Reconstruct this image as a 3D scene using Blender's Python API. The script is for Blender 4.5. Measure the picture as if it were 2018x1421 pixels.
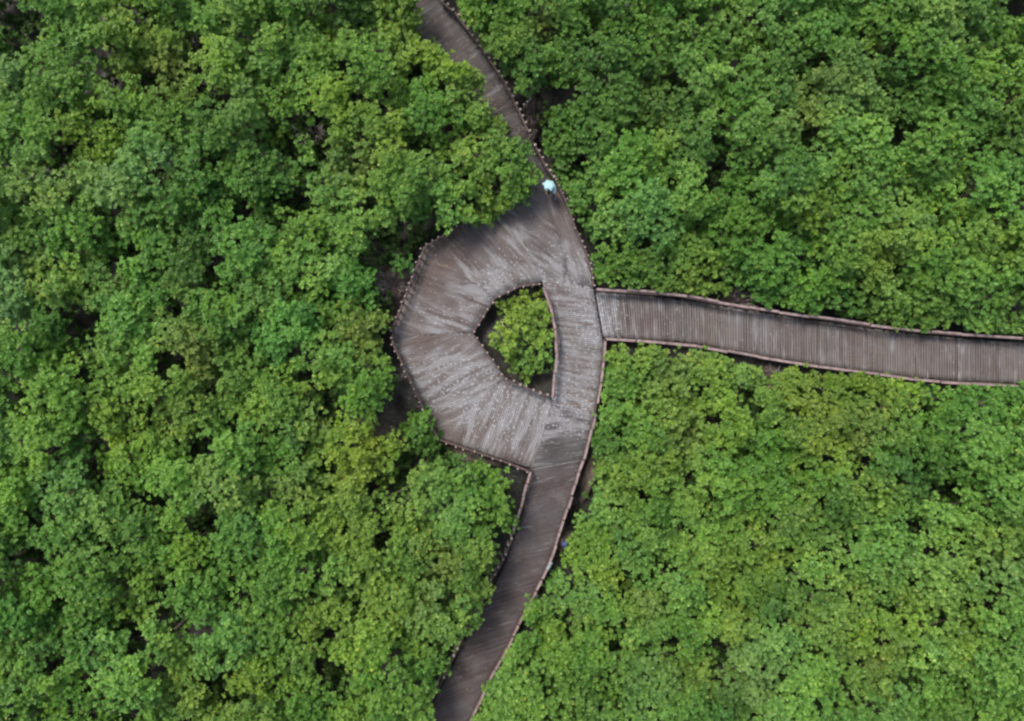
import bpy, bmesh, math, random
import numpy as np
from mathutils import Vector, Matrix

SC = bpy.context.scene
for o in list(bpy.data.objects):
    bpy.data.objects.remove(o)
COL = SC.collection
rng = np.random.default_rng(11)
random.seed(5)
R = math.radians

# ------------------------------------------------------------------ camera, sky, sun, exposure
DECK = 1.6           # height of the boardwalk above the mud
CAMZ = 54.4          # drone height
FPX = 1584.0         # focal length in photo pixels
cam_d = bpy.data.cameras.new('camera')
cam_d.sensor_width = 36
cam_d.lens = 36 * FPX / 2018
cam_d.clip_end = 2000
cam = bpy.data.objects.new('camera', cam_d)
cam.location = (0, 0, CAMZ)
COL.objects.link(cam)
SC.camera = cam

SUN_AZ, SUN_EL = R(322), R(60)      # compass bearing (north = up in the photo)
w = bpy.data.worlds.new('World')
SC.world = w
w.use_nodes = True
nt = w.node_tree
bg = nt.nodes['Background']
sky = nt.nodes.new('ShaderNodeTexSky')
sky.sky_type = 'NISHITA'
sky.sun_disc = False
sky.sun_elevation = SUN_EL
sky.sun_rotation = SUN_AZ
sky.dust_density = 3.5
sky.air_density = 1.0
nt.links.new(sky.outputs[0], bg.inputs[0])
bg.inputs[1].default_value = 0.125
sd = bpy.data.lights.new('sun', 'SUN')
sd.energy = 2.1
sd.angle = R(16)
sd.color = (1.0, 0.95, 0.88)
so = bpy.data.objects.new('sun', sd)
sdir = Vector((math.sin(SUN_AZ) * math.cos(SUN_EL), math.cos(SUN_AZ) * math.cos(SUN_EL), math.sin(SUN_EL)))
so.rotation_euler = sdir.to_track_quat('Z', 'Y').to_euler()
so.location = sdir * 80
COL.objects.link(so)
SC.view_settings.view_transform = 'Standard'
SC.view_settings.look = 'None'
SC.view_settings.gamma = 1
SC.view_settings.exposure = 0.46
SC.cycles.pixel_filter_type = 'BLACKMAN_HARRIS'
SC.cycles.filter_width = 2.4

# ------------------------------------------------------------------ helpers
def W(px, py, z):
    """Point of the place at height z that the photograph shows at (px, py)."""
    k = (CAMZ - z) / FPX
    return Vector(((px - 1009) * k, -(py - 710.5) * k, z))

def tag(o, label=None, cat=None, group=None, kind=None):
    if label: o['label'] = label
    if cat: o['category'] = cat
    if group: o['group'] = group
    if kind: o['kind'] = kind
    return o

def empty(name, loc=(0, 0, 0)):
    o = bpy.data.objects.new(name, None)
    o.location = loc
    COL.objects.link(o)
    return o

def obj(name, me, m=None, parent=None, color=None):
    o = bpy.data.objects.new(name, me)
    COL.objects.link(o)
    if m and not me.materials: me.materials.append(m)
    if parent is not None:
        o.parent = parent
    if color: o.color = (*color, 1)
    return o

def fast_mesh(name, V, Q):
    me = bpy.data.meshes.new(name)
    V = np.asarray(V, np.float32); Q = np.asarray(Q, np.int32)
    me.vertices.add(len(V)); me.vertices.foreach_set('co', V.ravel())
    n = Q.shape[1]
    me.loops.add(Q.size); me.loops.foreach_set('vertex_index', Q.ravel())
    me.polygons.add(len(Q))
    me.polygons.foreach_set('loop_start', np.arange(0, Q.size, n, dtype=np.int32))
    me.update(calc_edges=True)
    return me

class MB:
    """Collects boxes and tapered tubes into one mesh."""
    def __init__(s): s.bm = bmesh.new()
    def box(s, c, dx, dy, dz, size):
        """box centred at c with axis vectors dx, dy, dz (unit) and size."""
        vs = []
        for i in (-.5, .5):
            for j in (-.5, .5):
                for k in (-.5, .5):
                    vs.append(s.bm.verts.new(c + dx * i * size[0] + dy * j * size[1] + dz * k * size[2]))
        for f in ((0, 1, 3, 2), (4, 6, 7, 5), (0, 4, 5, 1), (2, 3, 7, 6), (0, 2, 6, 4), (1, 5, 7, 3)):
            s.bm.faces.new([vs[i] for i in f])
    def beam(s, a, b, w, h):
        d = b - a; L = d.length
        if L < 1e-4: return
        dx = d / L; dy = Vector((0, 0, 1)).cross(dx)
        dy = dy.normalized() if dy.length > 1e-4 else Vector((1, 0, 0))
        s.box((a + b) / 2, dx, dy, dx.cross(dy), (L, w, h))
    def tube(s, pts, radii, n=6):
        rings = []
        for i, p in enumerate(pts):
            a = pts[max(i - 1, 0)]; b = pts[min(i + 1, len(pts) - 1)]
            d = (b - a).normalized()
            u = d.orthogonal().normalized(); v = d.cross(u)
            rings.append([s.bm.verts.new(p + (u * math.cos(t * 2 * math.pi / n) + v * math.sin(t * 2 * math.pi / n)) * radii[i]) for t in range(n)])
        for A, B in zip(rings, rings[1:]):
            for i in range(n):
                s.bm.faces.new((A[i], A[(i + 1) % n], B[(i + 1) % n], B[i]))
        s.bm.faces.new(rings[0][::-1]); s.bm.faces.new(rings[-1])
    def mesh(s, name, smooth=False):
        me = bpy.data.meshes.new(name)
        bmesh.ops.recalc_face_normals(s.bm, faces=s.bm.faces)
        s.bm.to_mesh(me); s.bm.free()
        if smooth:
            for p in me.polygons: p.use_smooth = True
        return me

# ------------------------------------------------------------------ materials
def mat(name):
    m = bpy.data.materials.new(name); m.use_nodes = True
    t = m.node_tree
    return m, t, t.nodes['Principled BSDF']

def N(t, typ, **kw):
    n = t.nodes.new(typ)
    for k, v in kw.items():
        if k.startswith('i_'): n.inputs[k[2:].replace('_', ' ')].default_value = v
        else: setattr(n, k, v)
    return n

def ramp(t, fac, stops):
    r = t.nodes.new('ShaderNodeValToRGB')
    e = r.color_ramp.elements
    while len(e) < len(stops): e.new(0.5)
    for q, (p, c) in zip(e, stops):
        q.position = p; q.color = (*c, 1) if len(c) == 3 else c
    t.links.new(fac, r.inputs[0])
    return r.outputs[0]

def mix(t, fac, a, b, mode='MIX'):
    n = t.nodes.new('ShaderNodeMix'); n.data_type = 'RGBA'; n.blend_type = mode
    for sock, v in ((n.inputs[0], fac), (n.inputs[6], a), (n.inputs[7], b)):
        if hasattr(v, 'default_value'): t.links.new(v, sock)
        elif isinstance(v, (int, float)): sock.default_value = v
        else: sock.default_value = (*v, 1)
    return n.outputs[2]

def mathn(t, op, a, b=None):
    n = t.nodes.new('ShaderNodeMath'); n.operation = op
    for i, v in enumerate((a, b)):
        if v is None: continue
        if hasattr(v, 'default_value'): t.links.new(v, n.inputs[i])
        else: n.inputs[i].default_value = v
    return n.outputs[0]

def simple(name, col, rough=0.8, var=0.25, scale=6.0):
    m, t, b = mat(name)
    no = N(t, 'ShaderNodeTexNoise'); no.inputs['Scale'].default_value = scale; no.inputs['Detail'].default_value = 4
    geo = N(t, 'ShaderNodeNewGeometry'); t.links.new(geo.outputs['Position'], no.inputs['Vector'])
    c = ramp(t, no.outputs['Fac'], [(0.3, tuple(x * (1 - var) for x in col)), (0.7, tuple(min(1, x * (1 + var)) for x in col))])
    t.links.new(c, b.inputs['Base Color']); b.inputs['Roughness'].default_value = rough
    return m

def leaf_material():
    m, t, b = mat('leaves')
    oi = N(t, 'ShaderNodeObjectInfo')
    geo = N(t, 'ShaderNodeNewGeometry')
    tint = N(t, 'ShaderNodeAttribute'); tint.attribute_name = 'tint'
    # leaf to leaf: age from deep to fresh
    leaf = ramp(t, geo.outputs['Random Per Island'], [(0.0, (0.62, 0.68, 0.75)), (0.45, (0.94, 0.96, 0.92)), (0.8, (1.12, 1.08, 1.0)), (0.95, (1.3, 1.2, 1.15)), (0.985, (1.6, 1.4, 1.9)), (1.0, (2.4, 1.25, 0.9))])
    clump = ramp(t, tint.outputs['Fac'], [(0.0, (0.66, 0.76, 0.78)), (0.5, (1, 1, 1)), (1.0, (1.3, 1.18, 1.0))])
    hue = N(t, 'ShaderNodeAttribute'); hue.attribute_name = 'hue'
    c = mix(t, 1.0, oi.outputs['Color'], leaf, 'MULTIPLY')
    c = mix(t, 1.0, c, hue.outputs['Color'], 'MULTIPLY')
    c = mix(t, 1.0, c, clump, 'MULTIPLY')
    t.links.new(c, b.inputs['Base Color'])
    b.inputs['Roughness'].default_value = 0.5
    b.inputs['Specular IOR Level'].default_value = 0.42
    tr = N(t, 'ShaderNodeBsdfTranslucent')
    tc = mix(t, 1.0, c, (1.15, 1.2, 0.45), 'MULTIPLY')
    t.links.new(tc, tr.inputs['Color'])
    ms = N(t, 'ShaderNodeMixShader'); ms.inputs[0].default_value = 0.38
    t.links.new(b.outputs[0], ms.inputs[1]); t.links.new(tr.outputs[0], ms.inputs[2])
    t.links.new(ms.outputs[0], t.nodes['Material Output'].inputs['Surface'])
    return m

def plank_material():
    m, t, b = mat('weathered_planks')
    oi = N(t, 'ShaderNodeObjectInfo')
    geo = N(t, 'ShaderNodeNewGeometry')
    uv = N(t, 'ShaderNodeAttribute'); uv.attribute_name = 'grain'
    we = N(t, 'ShaderNodeAttribute'); we.attribute_name = 'wear'
    pv = ramp(t, geo.outputs['Random Per Island'], [(0.0, (0.80, 0.77, 0.76)), (0.25, (0.94, 0.93, 0.93)), (0.8, (1.05, 1.05, 1.05)), (1.0, (1.2, 1.2, 1.21))])
    c = mix(t, 1.0, oi.outputs['Color'], pv, 'MULTIPLY')
    def noise(scale, detail, vec, stretch):
        mp = N(t, 'ShaderNodeMapping'); mp.inputs['Scale'].default_value = stretch
        t.links.new(vec, mp.inputs['Vector'])
        n = N(t, 'ShaderNodeTexNoise'); n.inputs['Scale'].default_value = scale; n.inputs['Detail'].default_value = detail
        t.links.new(mp.outputs[0], n.inputs['Vector']); return n.outputs['Fac']
    pos = geo.outputs['Position']
    g1 = noise(1.0, 6, uv.outputs['Vector'], (1.6, 22, 1))
    c = mix(t, 1.0, c, ramp(t, g1, [(0.3, (0.80, 0.79, 0.79)), (0.7, (1.2, 1.2, 1.2))]), 'MULTIPLY')
    g2 = noise(0.55, 5, pos, (1, 1, 1))
    c = mix(t, 1.0, c, ramp(t, g2, [(0.3, (0.86, 0.80, 0.80)), (0.5, (1, 1, 1)), (0.72, (0.98, 1.06, 1.12))]), 'MULTIPLY')
    # pale lichen and bird lime where the deck is worn: blotches, specks and streaks along the boards
    blot = noise(1.0, 7, uv.outputs['Vector'], (0.55, 2.6, 1))
    spk = noise(5.5, 4, pos, (1, 1, 1))
    patch = noise(0.8, 5, pos, (1, 1, 1))
    wf = we.outputs['Fac']
    s0 = mathn(t, 'MULTIPLY', ramp(t, mathn(t, 'ADD', patch, mathn(t, 'MULTIPLY', wf, 0.22)), [(0.54, (0, 0, 0)), (0.82, (1, 1, 1))]), 0.45)
    c = mix(t, s0, c, (0.25, 0.235, 0.235))
    s1 = mathn(t, 'MULTIPLY', ramp(t, mathn(t, 'ADD', blot, mathn(t, 'MULTIPLY', wf, 0.24)), [(0.62, (0, 0, 0)), (0.80, (1, 1, 1))]), 0.75)
    c = mix(t, s1, c, (0.34, 0.335, 0.345))
    s2 = mathn(t, 'MULTIPLY', ramp(t, mathn(t, 'ADD', spk, mathn(t, 'MULTIPLY', wf, 0.15)), [(0.69, (0, 0, 0)), (0.79, (1, 1, 1))]), 0.7)
    c = mix(t, s2, c, (0.48, 0.50, 0.53))
    t.links.new(c, b.inputs['Base Color'])
    b.inputs['Roughness'].default_value = 0.72
    b.inputs['Specular IOR Level'].default_value = 0.3
    bu = N(t, 'ShaderNodeBump'); bu.inputs['Strength'].default_value = 0.4; bu.inputs['Distance'].default_value = 0.01
    t.links.new(g1, bu.inputs['Height']); t.links.new(bu.outputs[0], b.inputs['Normal'])
    return m

def mud_material():
    m, t, b = mat('mud')
    geo = N(t, 'ShaderNodeNewGeometry')
    def noise(s, d):
        n = N(t, 'ShaderNodeTexNoise'); n.inputs['Scale'].default_value = s; n.inputs['Detail'].default_value = d
        t.links.new(geo.outputs['Position'], n.inputs['Vector']); return n.outputs['Fac']
    a = ramp(t, noise(0.35, 6), [(0.35, (0.014, 0.015, 0.013)), (0.65, (0.040, 0.036, 0.030))])
    c = mix(t, 1.0, a, ramp(t, noise(5, 8), [(0.3, (0.5, 0.5, 0.5)), (0.7, (1.4, 1.35, 1.3))]), 'MULTIPLY')
    t.links.new(c, b.inputs['Base Color'])
    t.links.new(ramp(t, noise(0.8, 4), [(0.4, (0.35,) * 3), (0.6, (0.9,) * 3)]), b.inputs['Roughness'])
    bu = N(t, 'ShaderNodeBump'); bu.inputs['Strength'].default_value = 0.7; bu.inputs['Distance'].default_value = 0.1
    t.links.new(noise(3, 8), bu.inputs['Height']); t.links.new(bu.outputs[0], b.inputs['Normal'])
    return m

M_LEAF = leaf_material()
M_PLANK = plank_material()
M_MUD = mud_material()
M_RAISED_MUD = simple('pale_mud', (0.13, 0.098, 0.082), 0.9, 0.45, 3.0)
M_BARK = simple('bark', (0.12, 0.095, 0.075), 0.9, 0.4, 5.0)
M_DEAD = simple('dead_wood', (0.27, 0.23, 0.21), 0.9, 0.3, 6.0)
M_RAIL = simple('red_brown_rail', (0.085, 0.052, 0.049), 0.7, 0.35, 4.0)
M_POST = simple('pale_post', (0.34, 0.29, 0.25), 0.8, 0.35, 7.0)
M_BOARD = simple('bleached_board', (0.27, 0.20, 0.19), 0.75, 0.35, 3.0)
M_PILE = simple('pile', (0.14, 0.12, 0.11), 0.85, 0.3, 4.0)

# ------------------------------------------------------------------ ground
def ground():
    # one sheet out to the horizon, gently uneven near the deck
    xs = np.concatenate([[-900, -300, -120, -60], np.arange(-44, 44.1, 1.0), [60, 120, 300, 900]])
    V = []; Q = []
    for y in xs:
        for x in xs:
            near = max(0, 1 - max(abs(x), abs(y)) / 60)
            z = near * (0.12 * math.sin(x * 0.9 + 1.3 * math.sin(y * 0.5)) + 0.10 * math.cos(y * 1.1 + x * 0.4))
            V.append((x, y, z - 0.05))
    n = len(xs)
    for j in range(n - 1):
        for i in range(n - 1):
            Q.append((j * n + i, j * n + i + 1, (j + 1) * n + i + 1, (j + 1) * n + i))
    me = fast_mesh('ground', V, Q)
    o = obj('ground', me, M_MUD)
    for p in me.polygons: p.use_smooth = True
    tag(o, kind='structure')
ground()

def raise_mud(px, py, rx, ry, top, rot=0.0):
    """a low mound of paler mud, its height added to catch more light"""
    c = W(px, py, top); rx /= 30; ry /= 30
    V = []; Q = []; nr, na = 7, 22
    for i in range(nr + 1):
        f = i / nr
        for a in range(na):
            t = a * 2 * math.pi / na
            wob = 1 + 0.16 * math.sin(3 * t + px) + 0.1 * math.sin(5 * t + py)
            x, y = rx * f * math.cos(t) * wob, ry * f * math.sin(t) * wob
            z = top * (1 - f ** 2.2) + 0.06 * math.sin(9 * x + px) * math.cos(8 * y) * (1 - f) - 0.25 * f
            V.append((x * math.cos(rot) - y * math.sin(rot), x * math.sin(rot) + y * math.cos(rot), z))
    for i in range(nr):
        for a in range(na):
            b = (a + 1) % na
            Q.append((i * na + a, i * na + b, (i + 1) * na + b, (i + 1) * na + a))
    me = fast_mesh('raised_mud', V, Q)
    for p in me.polygons: p.use_smooth = True
    o = obj('raised_mud', me, M_RAISED_MUD)
    o.location = (c.x, c.y, 0)
    tag(o, kind='structure')
for a in ((1052, 228, 24, 44, 1.25), (1168, 945, 22, 50, 1.2, -0.4), (1525, 740, 26, 22, 1.2), (925, 905, 60, 20, 1.0, -0.3), (1460, 588, 38, 20, 1.2), (775, 560, 30, 60, 0.9), (745, 905, 26, 20, .9), (340, 985, 22, 20, 1.0), (150, 1345, 24, 18, 1.0)):
    raise_mud(*a)

# ------------------------------------------------------------------ boardwalk
WEAR = np.array([(960, 550, 1), (1000, 560, 1), (1040, 555, .8), (870, 630, .9), (905, 600, .5), (905, 735, 1), (870, 745, 1), (835, 760, .8), (940, 800, 1),
    (1000, 840, 1), (975, 880, .7), (1040, 860, .6), (1130, 620, .8), (1165, 610, 1.2), (1185, 620, 1.3), (1175, 655, 1.2), (1120, 760, 1), (1130, 800, 1), (1105, 820, 1.1), (1060, 490, .5),
    (1100, 515, .8), (1110, 540, .8), (1140, 690, .7), (850, 560, .3), (885, 520, .3), (940, 480, .05), (1080, 420, .25), (1125, 440, .25), (900, 670, .5), (820, 660, .2), (880, 850, .3),
    (1100, 900, .1), (1080, 1000, .0), (1000, 1150, 0), (900, 1350, 0), (1250, 620, .25), (1400, 640, .2), (1600, 670, .25), (1800, 700, .2), (2000, 710, .2), (960, 170, .3), (850, 50, .15), (1000, 330, .1)], float)

def wear_at(x, y):
    d = (WEAR[:, 0] - x) ** 2 + (WEAR[:, 1] - y) ** 2 + 300
    q = 1 / d ** 1.6
    return float((q * WEAR[:, 2]).sum() / q.sum())

def lerp(a, b, f): return (a[0] + (b[0] - a[0]) * f, a[1] + (b[1] - a[1]) * f)

def strip_deck(pairs, z, pw=0.145, color=(0.2, 0.18, 0.17), jit=0.02, parent=None):
    V = []; Q = []; GR = []; WR = []
    K = 8
    A, B = pairs[0]
    pid = 0
    carry = []
    # cumulative outer length in metres
    for (l0, r0), (l1, r1) in zip(pairs, pairs[1:]):
        L = max(math.dist(l0, l1), math.dist(r0, r1)) / 30
        n = max(1, round(L / pw))
        for i in range(n):
            carry.append((lerp(l0, l1, i / n), lerp(r0, r1, i / n), lerp(l0, l1, (i + 1) / n), lerp(r0, r1, (i + 1) / n)))
    for (a0, b0, a1, b1) in carry:
        pid += 1
        ea, eb = random.gauss(0, jit), random.gauss(0, jit)
        dz = random.gauss(0, 0.004); tilt = random.gauss(0, 0.0035)
        width = math.dist(b0, b1) / 30
        g = 0.07 if random.random() < 0.9 else 0.16
        a0, a1 = lerp(a0, a1, g), lerp(a0, a1, 1 - g)
        b0, b1 = lerp(b0, b1, g), lerp(b0, b1, 1 - g)
        base = len(V)
        Lm = max(0.3, math.dist(a0, b0) / 30)
        for k in range(K + 1):
            f = -ea / Lm + (1 + (ea + eb) / Lm) * k / K
            p, q = lerp(a0, b0, f), lerp(a1, b1, f)
            for s, (pt, sg) in enumerate(((p, 1), (q, -1))):
                P = W(pt[0], pt[1], z)
                V.append((P.x, P.y, z + dz + tilt * sg)); V.append((P.x, P.y, z + dz - 0.045))
                for _ in (0, 1):
                    GR.append((Lm * f, pid * pw + (pw if s else 0), z * 40)); WR.append(wear_at(*pt))
        for k in range(K):
            b = base + k * 4; c = b + 4
            Q += [(b, c, c + 2, b + 2), (b + 1, b + 3, c + 3, c + 1), (b, b + 1, c + 1, c), (b + 2, c + 2, c + 3, b + 3)]
        e = base + K * 4
        Q += [(base, base + 2, base + 3, base + 1), (e, e + 1, e + 3, e + 2)]
    me = fast_mesh('deck', V, Q)
    at = me.attributes.new('grain', 'FLOAT_VECTOR', 'POINT'); at.data.foreach_set('vector', np.array(GR, np.float32).ravel())
    at = me.attributes.new('wear', 'FLOAT', 'POINT'); at.data.foreach_set('value', np.array(WR, np.float32))
    return obj('deck', me, M_PLANK, parent, color)

def clip_line(poly, o, d):
    """t values where the line o + t d crosses the polygon (world 2d)"""
    ts = []
    n = (-d[1], d[0])
    for a, b in zip(poly, poly[1:] + poly[:1]):
        sa = (a[0] - o[0]) * n[0] + (a[1] - o[1]) * n[1]; sb = (b[0] - o[0]) * n[0] + (b[1] - o[1]) * n[1]
        if (sa > 0) != (sb > 0):
            f = sa / (sa - sb); p = (a[0] + (b[0] - a[0]) * f, a[1] + (b[1] - a[1]) * f)
            ts.append((p[0] - o[0]) * d[0] + (p[1] - o[1]) * d[1])
    return sorted(ts)

def facet(acc, poly_px, dir_px, z, pw=0.15, jit=0.012, gap=0.012):
    """parallel boards filling a polygon, their ends cut along its edges; acc = (V, Q, GR, WR)"""
    V, Q, GR, WR = acc
    poly = [tuple(W(x, y, z))[:2] for x, y in poly_px]
    L = math.hypot(*dir_px); d = (dir_px[0] / L, -dir_px[1] / L); n = (-d[1], d[0])
    offs = [p[0] * n[0] + p[1] * n[1] for p in poly]
    u = min(offs) + 0.003; K = 8; fid = random.uniform(0, 50)
    while u < max(offs) - 0.02:
        wd = pw * random.uniform(0.92, 1.08); u1 = min(u + wd, max(offs) - 0.003)
        lines = [clip_line(poly, (n[0] * (x), n[1] * (x)), d) for x in (u + gap / 2, (u + u1) / 2, u1 - gap / 2)]
        mid = lines[1]
        for k in range(0, len(mid) - 1, 2):
            s0 = lines[0][k:k + 2] if len(lines[0]) == len(mid) else mid[k:k + 2]
            s1 = lines[2][k:k + 2] if len(lines[2]) == len(mid) else mid[k:k + 2]
            e0, e1 = abs(random.gauss(0.01, jit)), abs(random.gauss(0.01, jit))
            dz = random.gauss(0, .004); tilt = random.gauss(0, .0035); base = len(V)
            # butt joint somewhere along longer boards
            for i in range(K + 1):
                f = i / K
                for s, (sp, x) in enumerate(((s0, u + gap / 2), (s1, u1 - gap / 2))):
                    a, b = sp[0] - e0, sp[1] + e1; tt = a + (b - a) * f
                    X, Y = n[0] * x + d[0] * tt, n[1] * x + d[1] * tt
                    V.append((X, Y, z + dz + tilt * (1 if s else -1))); V.append((X, Y, z + dz - 0.045))
                    kk = FPX / (CAMZ - z); wv = wear_at(X * kk + 1009, -Y * kk + 710.5)
                    for _ in (0, 1): GR.append((tt, x, fid)); WR.append(wv)
            for i in range(K):
                b_ = base + i * 4; c = b_ + 4
                Q += [(b_, c, c + 2, b_ + 2), (b_ + 1, b_ + 3, c + 3, c + 1), (b_, b_ + 1, c + 1, c), (b_ + 2, c + 2, c + 3, b_ + 3)]
            e = base + K * 4
            Q += [(base, base + 2, base + 3, base + 1), (e, e + 1, e + 3, e + 2)]
        u = u1

def facet_deck(facets, z, color, parent, pw=0.15):
    acc = ([], [], [], [])
    for k, (poly, dr) in enumerate(facets):
        mx = sum(p[0] for p in poly) / len(poly); my = sum(p[1] for p in poly) / len(poly)
        poly = [(x + 1.6 * (x - mx) / math.dist((x, y), (mx, my)), y + 1.6 * (y - my) / math.dist((x, y), (mx, my))) for x, y in poly]
        facet(acc, poly, dr, z + 0.0015 * k, pw)
    me = fast_mesh('deck', acc[0], acc[1])
    at = me.attributes.new('grain', 'FLOAT_VECTOR', 'POINT'); at.data.foreach_set('vector', np.array(acc[2], np.float32).ravel())
    at = me.attributes.new('wear', 'FLOAT', 'POINT'); at.data.foreach_set('value', np.array(acc[3], np.float32))
    return obj('deck', me, M_PLANK, parent, color)

def support(pairs, z, parent):
    """joists along the deck and piles down into the mud"""
    m = MB(); last = None; acc = 1.0
    for (l0, r0), (l1, r1) in zip(pairs, pairs[1:]):
        for f in (0.06, 0.5, 0.94):
            a = lerp(l0, r0, f); b = lerp(l1, r1, f)
            m.beam(W(*a, z - 0.13), W(*b, z - 0.13), 0.09, 0.14)
        acc += math.dist(l0, l1) / 30
        if acc > 2.0:
            acc = 0
            for f in (0.08, 0.92):
                p = W(*lerp(l0, r0, f), z - 0.2)
                m.tube([p, Vector((p.x, p.y, -0.4))], [0.09, 0.1], 8)
            m.beam(W(*lerp(l0, r0, 0.02), z - 0.26), W(*lerp(l0, r0, 0.98), z - 0.26), 0.1, 0.12)
    return obj('support_frame', m.mesh('support_frame'), M_PILE, parent)

def resample(poly, step, closed=False):
    """points every step (px) along a polyline"""
    out = [poly[0]]; need = step
    for a, b in zip(poly, poly[1:]):
        L = math.dist(a, b); pos = 0
        while L - pos >= need:
            pos += need; out.append(lerp(a, b, pos / L)); need = step
        need -= L - pos
    return out

def post_mesh():
    m = MB()
    X, Y, Z = Vector((1, 0, 0)), Vector((0, 1, 0)), Vector((0, 0, 1))
    m.box(Vector((0, 0, 0.40)), X, Y, Z, (0.11, 0.11, 1.5))
    # chamfered cap
    b = 0.155
    lo = [m.bm.verts.new((sx * b / 2, sy * b / 2, 1.152)) for sx, sy in ((-1, -1), (1, -1), (1, 1), (-1, 1))]
    mid = [m.bm.verts.new((sx * b / 2, sy * b / 2, 1.19)) for sx, sy in ((-1, -1), (1, -1), (1, 1), (-1, 1))]
    top = [m.bm.verts.new((sx * b / 3.4, sy * b / 3.4, 1.225)) for sx, sy in ((-1, -1), (1, -1), (1, 1), (-1, 1))]
    m.bm.faces.new(lo[::-1]); m.bm.faces.new(top)
    for P, Q_ in ((lo, mid), (mid, top)):
        for i in range(4):
            m.bm.faces.new((P[i], P[(i + 1) % 4], Q_[(i + 1) % 4], Q_[i]))
    me = m.mesh('post'); me.materials.append(M_POST)
    return me
POST = post_mesh()

def railing(poly, parent, z=DECK, style='post', step=14.0, inward=1, zt=1.1, label=None, scale=1.0, lift=0.0):
    """poly: the line of the rail's top in photo pixels; inward: side the rails are fixed on"""
    pw = [W(x, y, z + zt) for x, y in poly]
    pw = [Vector((p.x, p.y, z)) for p in pw]
    m = MB()
    # a long rail (and a lower one) fixed to the inside of the posts
    for a, b in zip(pw, pw[1:]):
        d = (b - a).normalized(); n = Vector((-d.y, d.x, 0)) * inward
        for off, hz, ww, hh in ((0.065, 1.0, 0.11, 0.07), (0.075, 0.52, 0.04, 0.09)):
            m.beam(a + n * off + Vector((0, 0, hz)) - d * 0.02, b + n * off + Vector((0, 0, hz + random.uniform(-.004, .004))) + d * 0.02, ww, hh)
    o = obj('railing', m.mesh('railing'), M_RAIL, parent)
    if label: o['label'] = label
    sp = resample([(p.x, p.y) for p in pw], step / 29.4)
    if style == 'post':
        for i, (x, y) in enumerate(sp):
            p = obj('post', POST, None, o)
            j = 0.018
            p.location = (x + random.gauss(0, j), y + random.gauss(0, j), z + lift + random.gauss(0, 0.03))
            p.rotation_euler = (random.gauss(0, .03), random.gauss(0, .03), random.random() * 0.5)
            s = scale * random.uniform(0.85, 1.15)
            p.scale = (s, s, 1)
    else:
        for i, ((x0, y0), (x1, y1)) in enumerate(zip(sp, sp[1:])):
            a, b = Vector((x0, y0, z)), Vector((x1, y1, z)); d = (b - a).normalized(); n = Vector((-d.y, d.x, 0))
            mm = MB()
            hz = 1.09 + (0.05 if i % 2 else 0) + random.gauss(0, .01); sh = n * random.gauss(0.0, 0.022)
            c = (a + b) / 2
            ov = random.uniform(-0.12, 0.02)
            mm.beam(a - c - d * ov * 0.5 + sh, b - c + d * ov + sh + Vector((0, 0, random.gauss(0, .012))), 0.15, 0.045)
            bo = obj('rail_board', mm.mesh('rail_board'), M_BOARD, o); bo.location = c + Vector((0, 0, hz - 0))
            mp = MB()
            mp.box(Vector((0, 0, 0.37)), Vector((1, 0, 0)), Vector((0, 1, 0)), Vector((0, 0, 1)), (0.1, 0.1, 1.35))
            po = obj('post', mp.mesh('post'), M_RAIL, o); po.location = a
            po.rotation_euler.z = math.atan2(d.y, d.x)
    return o

def section(name, label, pairs, z, color, cat='boardwalk', pw=0.145, group='sections of the wooden boardwalk', facets=None):
    t = empty(name, (0, 0, 0))
    tag(t, label, cat, group)
    if facets: facet_deck(facets, z, color, t, pw)
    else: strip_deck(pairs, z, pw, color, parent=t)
    support(pairs, z, t)
    return t

NORTH = [((762, -2), (828, -52)), ((778, 20), (846, -30)), ((800, 52), (866, 2)), ((826, 78), (892, 26)), ((885, 152), (949, 102)), ((920, 204), (989, 160)), ((948, 258), (1019, 220)), ((972, 314), (1045, 277)), ((992, 364), (1073, 332)), ((996, 392), (1088, 354))]
JUNC = [((996, 393), (1089, 355)), ((1000, 412), (1113, 400)), ((1015, 446), (1132, 450)), ((1038, 490), (1152, 498)), ((1056, 526), (1163, 535)), ((1068, 553), (1167, 566))]
ARC = [((984, 405), (1067, 554)), ((909, 446), (1030, 560)), ((839, 491), (998, 572)), ((815, 535), (970, 585)), ((800, 590), (948, 607)), ((782, 634), (932, 637)), ((777, 674), (926, 657)),
       ((789, 711), (936, 684)), ((806, 749), (950, 703)), ((824, 783), (968, 724)), ((850, 838), (990, 747)), ((868, 862), (1010, 754)), ((948, 888), (1047, 773)), ((1000, 906), (1070, 785)), ((1049, 922), (1085, 795))]
STRAIGHT = [((1068, 553), (1168, 566)), ((1085, 610), (1178, 620)), ((1094, 660), (1187, 667)), ((1094, 700), (1186, 711)), ((1090, 740), (1181, 764)), ((1087, 797), (1171, 817))]
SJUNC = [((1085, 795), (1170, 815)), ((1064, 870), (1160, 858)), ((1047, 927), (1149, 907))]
SOUTH = [((1050, 925), (1148, 905)), ((1042, 948), (1144, 918)), ((1036, 985), (1133, 955)), ((1029, 1025), (1121, 992)), ((1012, 1066), (1105, 1043)), ((995, 1115), (1085, 1098)), ((975, 1155), (1072, 1128)),
         ((948, 1210), (1048, 1175)), ((918, 1262), (1020, 1230)), ((888, 1320), (993, 1284)), ((855, 1385), (963, 1338)), ((822, 1460), (930, 1410)), ((795, 1520), (900, 1475))]
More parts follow.
